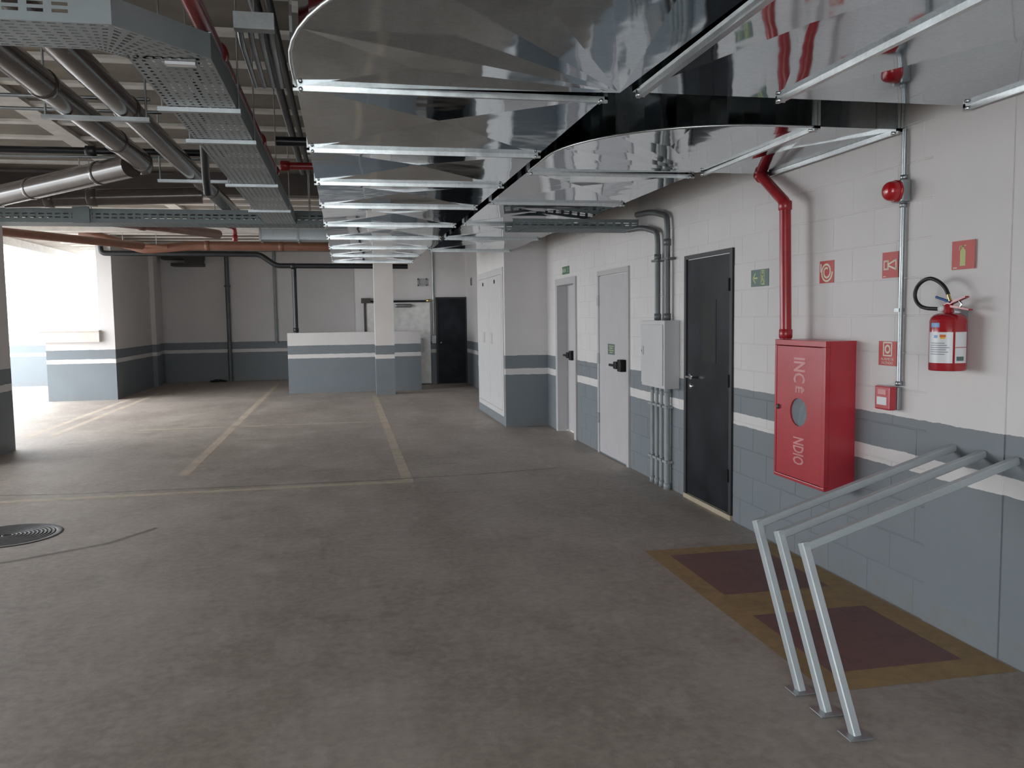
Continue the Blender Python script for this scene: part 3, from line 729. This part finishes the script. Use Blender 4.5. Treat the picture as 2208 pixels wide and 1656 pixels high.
# in the plane parallel to the wall: to the right = -Y
def EP(a, z): return (EX - .01, EY - a * 1.6, z)
MB().add([EP(-.022, 1.652), EP(.02, 1.672), EP(.072, 1.690), EP(.074, 1.684), EP(.024, 1.660), EP(-.016, 1.638)] + [(p[0] + .022, p[1], p[2]) for p in (EP(-.022, 1.652), EP(.02, 1.672), EP(.072, 1.690), EP(.074, 1.684), EP(.024, 1.660), EP(-.016, 1.638))],
         [(0, 1, 2, 3, 4, 5), (11, 10, 9, 8, 7, 6)] + [(i, (i + 1) % 6, 6 + (i + 1) % 6, 6 + i) for i in range(6)]).build('lever', 'extinguisher_red', t)
MB().add([EP(.006, 1.650), EP(.05, 1.642), EP(.088, 1.630), EP(.088, 1.623), EP(.05, 1.632), EP(.006, 1.640)] + [(p[0] + .022, p[1], p[2]) for p in (EP(.006, 1.650), EP(.05, 1.642), EP(.088, 1.630), EP(.088, 1.623), EP(.05, 1.632), EP(.006, 1.640))],
         [(0, 1, 2, 3, 4, 5), (11, 10, 9, 8, 7, 6)] + [(i, (i + 1) % 6, 6 + (i + 1) % 6, 6 + i) for i in range(6)]).build('carry_handle', 'extinguisher_red', t)
MB().tube([EP(-.048, 1.690), EP(.012, 1.665)], .0065, 8).build('safety_pin', 'blue_plastic', t)
MB().tube([EP(.05, 1.668), EP(.062, 1.655), EP(.056, 1.640)], .005, 8).build('pull_ring', 'chrome', t)
MB().lathe([(0, -.014), (.016, -.014), (.018, 0), (.016, .008), (0, .008)], (EX - .012, EY + .03, 1.634), 'X', 16).build('gauge', 'label_white', t)
MB().tube([EP(.014, 1.668), EP(.004, 1.700)], .008, 10).build('hose_fitting', 'brass', t)
hp = [EP(.004, 1.700), EP(-.012, 1.735), EP(-.04, 1.765), EP(-.075, 1.782), EP(-.11, 1.772), EP(-.137, 1.742), EP(-.145, 1.70), EP(-.13, 1.66), EP(-.095, 1.638), EP(-.03, 1.632)]
def catmull(P, n=5):
    P = [Vector(p) for p in P]; out = []
    for i in range(len(P) - 1):
        p0, p1, p2, p3 = P[max(i - 1, 0)], P[i], P[i + 1], P[min(i + 2, len(P) - 1)]
        for j in range(n):
            u = j / n
            out.append(.5 * ((2 * p1) + (p2 - p0) * u + (2 * p0 - 5 * p1 + 4 * p2 - p3) * u * u + (3 * p1 - p0 - 3 * p2 + p3) * u ** 3))
    out.append(P[-1]); return out
MB().tube(catmull(hp), .0095, 12).build('hose', 'black_rubber', t)
bx(EX + .05, D - .0125, EY - .02, EY + .02, 1.585, 1.63).build('wall_hook', 'steel_dull', t)

# fire hose cabinet
t = thing('hose_cabinet', 'red metal fire hose cabinet with an oval window', 'fire cabinet', (2.84, 4.7, .565))
X0, Y0c, Y1c, Z0c, Z1c = 2.745, 4.415, 5.0, .565, 1.455
cb = MB()
cb.box(X0 + .03, D - .006, Y0c, Y0c + .003, Z0c + .004, Z1c - .004).box(X0 + .03, D - .006, Y1c - .003, Y1c, Z0c + .004, Z1c - .004)
cb.box(X0 + .03, D - .006, Y0c, Y1c, Z0c, Z0c + .004).box(X0 + .03, D - .006, Y0c, Y1c, Z1c - .004, Z1c)
cb.box(D - .006, D - .001, Y0c, Y1c, Z0c, Z1c)
cb.build('body', 'red_enamel', t)
cb = MB().bbox(X0, X0 + .03, Y0c, Y0c + .032, Z0c + .02, Z1c - .036, .003).bbox(X0, X0 + .03, Y1c - .02, Y1c, Z0c + .02, Z1c - .036, .003).bbox(X0, X0 + .03, Y0c, Y1c, Z1c - .036, Z1c, .003).bbox(X0, X0 + .03, Y0c, Y1c, Z0c, Z0c + .02, .003)
cb.build('frame', 'red_enamel', t)
yc, zc = 4.712, 1.015
da, db, dt_, dbm = yc - (Y0c + .036), (Y1c - .024) - yc, (Z1c - .041) - zc, zc - (Z0c + .024)
# door with an oval hole: ring of quads from oval to rectangle
n = 48; hole_p = [(.098 * math.cos(2 * PI * i / n), .088 * math.sin(2 * PI * i / n) - .008) for i in range(n)]
def rect_pt(a):
    c, s = math.cos(a), math.sin(a); k = 1e9
    if c > 1e-6: k = min(k, da / c)
    if c < -1e-6: k = min(k, -db / c)
    if s > 1e-6: k = min(k, dt_ / s)
    if s < -1e-6: k = min(k, -dbm / s)
    return (c * k, s * k)
angs = sorted([2 * PI * i / n for i in range(n)] + [math.atan2(dt_, da), math.atan2(dt_, -db), math.atan2(-dbm, -db) % (2 * PI), math.atan2(-dbm, da) % (2 * PI)])
inn = [(.098 * math.cos(a), .088 * math.sin(a) - .008) for a in angs]; outp = [rect_pt(a) for a in angs]; n = len(angs)
dm = MB(); vs = []
for c in (.0, -.012):
    vs += [W(p[0], p[1], c, yc, zc, X0 + .004) for p in inn] + [W(p[0], p[1], c, yc, zc, X0 + .004) for p in outp]
fs = []
for i in range(n):
    j = (i + 1) % n
    fs += [(i, j, n + j, n + i), (2 * n + i, 3 * n + i, 3 * n + j, 2 * n + j), (i, 2 * n + i, 2 * n + j, j), (n + i, n + j, 3 * n + j, 3 * n + i)]
door = dm.add(vs, fs).build('door', 'red_enamel', t)
MB().prism([(.097 * math.cos(2 * PI * i / 36), .087 * math.sin(2 * PI * i / 36) - .008) for i in range(36)], lambda a, b, c: W(a, b, c - .012, yc, zc, X0 + .004), .003).build('glass', 'window_glass', door)
MB().lathe([(0, -.012), (.014, -.012), (.016, -.004), (.016, .004)], (X0 + .002, Y1c - .05, 1.02), 'X', 14).build('lock', 'dark_brown_metal', door)
letters(door, 'INC', .18, 0, .255, yc, zc, X0 + .004, 'red_lettering', -PI / 2, c=.0012, sq=.52, bold=.004)
letters(door, 'Ê', .11, 0, .135, yc, zc, X0 + .004, 'red_lettering', -PI / 2, c=.0012, sq=.8, bold=.003)
letters(door, 'NDIO', .17, 0, -.25, yc, zc, X0 + .004, 'red_lettering', -PI / 2, c=.0012, sq=.40, bold=.003)
hose = thing('fire_hose', 'pale coiled fire hose seen through the cabinet window', 'hose', (2.85, 4.75, .6))
for i in range(4):
    rr = .05 + .035 * i
    MB().tube([(2.85, 4.712 + rr * math.cos(a / 24 * 2 * PI), .93 + rr * math.sin(a / 24 * 2 * PI)) for a in range(25)], .014, 8, caps=False).build('coil', 'sign_pale' if i % 2 else 'red_lettering', hose)
bx(2.84, 2.86, 4.6, 4.82, .586, .77).build('cradle', 'steel_dull', hose)

# red riser pipe with offset
pipe('riser_pipe', [(2.795, 4.955, 1.456), (2.795, 4.985, 2.33), (2.865, 5.475, 2.60), (2.865, 5.475, 3.47)], .036, 'red_pipe_paint', 'red pipe with an offset dropping into the hose cabinet', couplings=[((2.795, 4.984, 2.31), (0, .03, 1)), ((2.86, 5.44, 2.575), (.07, .49, .27)), ((2.795, 4.957, 1.49), (0, 0, 1))], r_c=1.18, round_r=.03, cl=.06)

# doors on the right wall
def wb(y0, y1, z0, z1, x0, x1, c=.004): return MB().bbox(x0, x1, y0, y1, z0, z1, c)
d1 = struct('door_1', wb(6.055, 6.875, .045, 2.09, D - .006, D + .004, .004), 'black_enamel', label='glossy black metal door with a silver lever handle')
fr = MB().box(D - .016, D + .02, 6.0, 6.045, .04, 2.098).box(D - .016, D + .02, 6.885, 6.93, .04, 2.098).box(D - .016, D + .02, 6.0, 6.93, 2.098, 2.13)
fr.build('door_frame', 'black_dull', d1)
bx(D - .02, D + .02, 6.0, 6.93, 0, .04).build('threshold', 'threshold', d1)
bx(D - .0085, D - .006, 6.30, 6.56, 1.22, 1.74).build('vision_panel', 'lock_black', d1)
for z in (.30, 1.05, 1.80): MB().tube([(D - .02, 6.048, z), (D - .02, 6.048, z + .1)], .011, 10).build('hinge', 'lock_black', d1)
h = MB().tube(smooth_path([(D - .008, 6.80, 1.085), (D - .055, 6.80, 1.085), (D - .055, 6.69, 1.085)], .02), .009, 10).build('handle', 'chrome', d1)
MB().lathe([(0, -.012), (.024, -.012), (.026, 0)], (D - .006, 6.80, 1.085), 'X', 18).build('rosette', 'chrome', h)
MB().lathe([(0, -.01), (.023, -.01), (.025, 0)], (D - .006, 6.80, 1.0), 'X', 18).build('lock_rosette', 'chrome', d1)

d2 = struct('door_2', wb(8.475, 9.44, .02, 2.075, D - .012, D + .004), 'grey_door_paint', label='pale grey metal fire door with black push latch')
MB().bbox(D - .022, D + .02, 8.40, 8.465, 0, 2.085, .004).bbox(D - .022, D + .02, 9.45, 9.50, 0, 2.085, .004).bbox(D - .022, D + .02, 8.40, 9.50, 2.085, 2.14, .004).build('door_frame', 'door_frame_paint', d2)
for z in (.36, 1.06, 1.74): MB().bbox(D - .034, D - .012, 9.435, 9.475, z, z + .12, .003).build('hinge', 'steel_dull', d2)
def push_latch(yr, z, x, parent):
    """black panic latch: body at the closing edge, bar pointing left (+Y)"""
    mb = MB().bbox(x - .07, x, yr, yr + .11, z - .06, z + .07, .01).bbox(x - .085, x - .02, yr + .10, yr + .20, z - .035, z + .045, .01)
    b = mb.build('push_latch', 'lock_black', parent)
    MB().bbox(x - .09, x - .06, yr + .18, yr + .34, z - .012, z + .014, .006).build('push_bar', 'lock_black', b)
push_latch(8.485, 1.08, D - .012, d2)
t, yc, zc, xf = wall_sign('small green notice with pale print on the grey fire door', 8.995, 1.245, .24, .12, 'sign_green', xf=D - .0125, picts=[
    ('print', [seg(-.085, .035, .085, .035, .008), seg(-.06, .012, .06, .012, .009), seg(-.085, -.012, .085, -.012, .008), seg(-.05, -.035, .05, -.035, .008)], 'sign_lime')], name='door_notice')

d3 = struct('door_3', wb(DR[0] + .02, DR[1] - .01, .02, DR[2] - .01, D + .13, D + .17), 'grey_door_paint', label='pale door set back in a deep frame by the corner')
f3 = MB().bbox(D - .022, D + .13, 10.46, DR[0] + .012, 0, DR[2] - .012, .004).bbox(D - .022, D + .13, DR[1] - .012, 11.50, 0, DR[2] - .012, .004).bbox(D - .022, D + .13, 10.46, 11.50, DR[2] - .012, 2.14, .004)
f3.build('door_frame', 'door_frame_paint', d3)
push_latch(11.0, 1.08, D + .13, d3)
t, yc, zc, xf = wall_sign('small green exit sign with running figure over the recessed door', 10.98, 2.24, .36, .105, 'sign_green_bright', picts=[
    ('pictogram', [[(a * 1.0 + .08, b * .9) for a, b in p] for p in man], 'sign_lime')])
letters(t, 'SAÍDA', .075, -.085, -.002, yc, zc, xf, 'sign_cream')

# electrical box with conduits
t = thing('electrical_box', 'pale grey electrical panel box mounted between two doors', 'electrical box', (2.87, 7.36, .955))
EY0, EY1 = 7.065, 7.65
MB().bbox(2.80, D - .001, EY0, EY1, .955, 1.572, .004).build('body', 'box_grey', t)
dr_ = MB().bbox(2.789, 2.799, EY0 + .03, EY1 - .015, .985, 1.535, .003).build('door', 'box_grey', t)
MB().bbox(2.780, 2.789, EY1 - .085, EY1 - .055, 1.25, 1.33, .003).build('lock', 'steel_dull', dr_)
MB().lathe([(0, -.006), (.010, -.006), (.010, 0)], (2.789, EY1 - .045, 1.285), 'X', 10).build('keyhole', 'lock_black', dr_)
for yy, r_, zt in ((7.475, .026, 2.40), (7.235, .027, 2.52)):
    p = [(2.895, yy, 1.572), (2.895, yy, zt - .10), (2.895, yy + .02, zt), (2.86, yy + .30, zt + .07), (2.80, yy + .55, zt + .07)]
    t = thing('conduit', 'thick grey conduit rising %s from the electrical box' % ('on the left' if yy > 7.4 else 'on the right'), 'conduit', (2.895, yy, 1.572))
    MB().tube(smooth_path(p, .12, 6), r_, 14).build('pipe_run', 'conduit_dark', t)
    for z in (1.585, zt - .26):
        MB().lathe([(r_, -.03), (r_ + .006, -.03), (r_ + .006, .03), (r_, .03)], (2.895, yy, z + .02), 'Z', 14).build('coupling', 'conduit_dark', t)
    MB().bbox(2.862, D - .001, yy - .085, yy + .085, 2.12, 2.14, .003).build('clamp', 'conduit_dark', t)
for i, yy in enumerate((7.64, 7.52, 7.40, 7.26)):
    r_ = .017 if i < 3 else .026
    t = thing('conduit', ('leftmost', 'second from the left', 'third from the left')[i] + ' slim grey conduit dropping to the floor below the electrical box' if i < 3 else 'thicker grey conduit at the near end below the electrical box', 'conduit', (2.905, yy, 0), 'slim conduits below the electrical box' if i < 3 else None)
    MB().tube([(2.905, yy, 0), (2.905, yy, .955)], r_, 12).build('pipe_run', 'conduit_blue', t)
    for z in (.25, .76): MB().bbox(2.875, D - .001, yy - .05, yy + .05, z, z + .022, .003).build('clamp', 'conduit_blue', t)
    MB().lathe([(r_, 0), (r_ + .007, 0), (r_ + .007, .05), (r_, .05)], (2.905, yy, .905), 'Z', 12).build('bushing', 'conduit_blue', t)
    MB().lathe([(r_, 0), (r_ + .007, 0), (r_ + .007, .06), (r_, .06)], (2.905, yy, 0), 'Z', 12).build('bushing', 'conduit_blue', t)

# white double-door meter cabinet in the projecting block
CX = 2.305
t = thing('meter_cabinet', 'tall white double door metal cabinet set in the projecting wall', 'cabinet', (CX, 13.3, .12))
CY0, CY1, CZ0, CZ1 = 12.16, 14.5, .14, 2.36
MB().bbox(CX - .015, CX + .05, CY0, CY0 + .10, CZ0 + .08, CZ1 - .10, .003).bbox(CX - .015, CX + .05, CY1 - .10, CY1, CZ0 + .08, CZ1 - .10, .003).bbox(CX - .015, CX + .05, CY0, CY1, CZ1 - .10, CZ1, .003).bbox(CX - .015, CX + .05, CY0, CY1, CZ0, CZ0 + .08, .003).build('frame', 'white_enamel', t)
for a, b, hy in ((CY0 + .104, 13.325, 13.15), (13.335, CY1 - .104, 13.85)):
    dd = MB().bbox(CX - .018, CX + .01, a, b, CZ0 + .085, CZ1 - .105, .004).build('door', 'white_enamel', t)
    MB().bbox(CX - .024, CX - .018, hy - .10, hy + .10, 1.20, 1.38, .003).build('handle_plate', 'grey_door_paint', dd)
    MB().bbox(CX - .03, CX - .024, hy - .04, hy + .04, 1.23, 1.35, .003).build('handle', 'white_enamel', dd)
    MB().lathe([(0, -.01), (.03, -.01), (.03, 0)], (CX - .018, (a + b) / 2, 2.17), 'X', 12).build('vent_knob', 'lock_black', dd)

# far end: sliding fire door, black door, vents
t = thing('sliding_door', 'pale sliding fire door hanging on a black rail at the far wall', 'sliding door', (1.3, 20.48, .02))
MB().bbox(.50, 2.05, 20.44, 20.50, .03, 2.0, .005).build('door_panel', 'white_plaster', t)
bx(.44, 2.07, 20.40, 20.50, 2.02, 2.06).build('rail', 'lock_black', t)
bx(.40, .62, 20.38, 20.54, 2.0, 2.12).build('rail_bracket', 'dark_brown_metal', t)
bx(.46, .51, 20.42, 20.54, .0, 2.02).build('guide_post', 'dark_brown_metal', t)
MB().lathe([(0, -.21), (.03, -.2), (.045, -.17), (.045, .17), (.03, .2), (0, .21)], (1.40, 20.39, 1.93), 'X', 14).build('counterweight', 'steel_dull', t)
MB().lathe([(0, -.06), (.035, -.06), (.035, .06), (0, .06)], (2.02, 20.38, 2.05), 'X', 12).build('pulley', 'brass', t)
MB().bbox(1.70, 1.86, 20.40, 20.44, .80, 1.14, .01).build('handle_plate', 'steel_dull', t)
d4 = struct('door_4', bx(2.24, 2.92, 20.51, 20.55, .01, 2.09), 'black_enamel', label='dark far door at the end of the passage')
MB().box(2.20, 2.24, 20.49, 20.56, 0, 2.09).box(2.92, 2.955, 20.49, 20.56, 0, 2.09).box(2.20, 2.955, 20.49, 20.56, 2.09, 2.13).build('door_frame', 'black_dull', d4)
MB().lathe([(0, -.05), (.02, -.05), (.02, 0)], (2.31, 20.51, 1.02), 'Y', 12).build('handle', 'steel_dull', d4)
t = thing('wall_vent', 'small square grey vent high on the far wall', 'vent', (1.88, 20.53, 2.41))
MB().box(1.77, 1.80, 20.52, 20.55, 2.41, 2.59).box(1.97, 2.0, 20.52, 20.55, 2.41, 2.59).box(1.77, 2.0, 20.52, 20.55, 2.41, 2.44).box(1.77, 2.0, 20.52, 20.55, 2.56, 2.59).build('frame', 'steel_dull', t)
for i in range(4): bx(1.80, 1.97, 20.525, 20.548, 2.448 + .028 * i, 2.462 + .028 * i).build('slat', 'steel_dull', t)
t = thing('wall_vent', 'small grey vent on the passage wall right of the far door', 'vent', (2.955, 19.6, 2.38))
bx(2.945, 2.96, 19.5, 19.72, 2.38, 2.56).build('frame', 'steel_dull', t)
for i in range(4): bx(2.94, 2.946, 19.52, 19.70, 2.40 + .038 * i, 2.42 + .038 * i).build('slat', 'dark_brown_metal', t)
t = thing('switch_conduit', 'grey conduit and switch box beside the dark far door', 'conduit', (2.1, 20.53, 1.0))
MB().tube([(2.14, 20.525, 1.2), (2.14, 20.525, 3.4)], .022, 10).build('pipe_run', 'conduit_metal', t)
MB().bbox(2.085, 2.195, 20.50, 20.549, 1.0, 1.2, .006).build('switch_box', 'steel_dull', t)

# ================================================================== BIKE RACK TUBES
for i, lab in enumerate(('far bent grey bike rack bar of the three', 'middle bent grey bike rack bar of the three', 'near bent grey bike rack bar of the three, closest to the camera')):
    dy = -.197 * i
    F = Vector((1.878, 3.168 + dy, 0)); Bd = Vector((1.81, 3.435 + dy, .672)); En = Vector((D - .004, 3.588 + dy, .948))
    if i > 0: En.x = D - .008
    t = thing('bike_rack', lab, 'bike rack', F, 'bike rack bars fixed to floor and wall')
    side = (En - Bd).cross(Vector((0, 0, 1))).normalized()
    def square_bar(a, b, h=.0175):
        t_ = (b - a).normalized(); u_ = (side - t_ * side.dot(t_)).normalized(); v_ = t_.cross(u_)
        c_ = .004; pf = [(-h, -h + c_), (-h + c_, -h), (h - c_, -h), (h, -h + c_), (h, h - c_), (h - c_, h), (-h + c_, h), (-h, h - c_)]
        vs = [e + u_ * p + v_ * q for e in (a, b) for p, q in pf]
        return MB().add(vs, [tuple(range(8))[::-1], tuple(range(8, 16))] + [(k_, (k_ + 1) % 8, 8 + (k_ + 1) % 8, 8 + k_) for k_ in range(8)])
    d1_ = (Bd - F).normalized(); d2_ = (En - Bd).normalized()
    square_bar(F, Bd + d1_ * .016).build('upright', 'rack_steel', t)
    square_bar(Bd - d2_ * .012, En).build('arm', 'rack_steel', t)
    MB().bbox(F.x - .05, F.x + .05, F.y - .045, F.y + .045, 0, .007, .002).build('foot_plate', 'steel_dull', t)

# ================================================================== FLOOR DRAIN
t = thing('drain_cover', 'round dark iron drain cover in the floor at the left', 'drain cover', (-2.58, 6.93, 0))
c = (-2.58, 6.93, 0)
MB().lathe([(.33, 0), (.33, .004), (.375, .004), (.38, 0)], c, 'Z', 40).build('rim', 'iron', t)
MB().lathe([(0, .0015), (.33, .0015)], c, 'Z', 40).build('plate', 'lock_black', t)
for i in range(11):
    r = .03 + .028 * i
    MB().lathe([(r, .002), (r, .006), (r + .014, .006), (r + .014, .002)], c, 'Z', 36).build('ring', 'iron', t)

for o in bpy.data.objects:
    if '_w' in o: del o['_w']
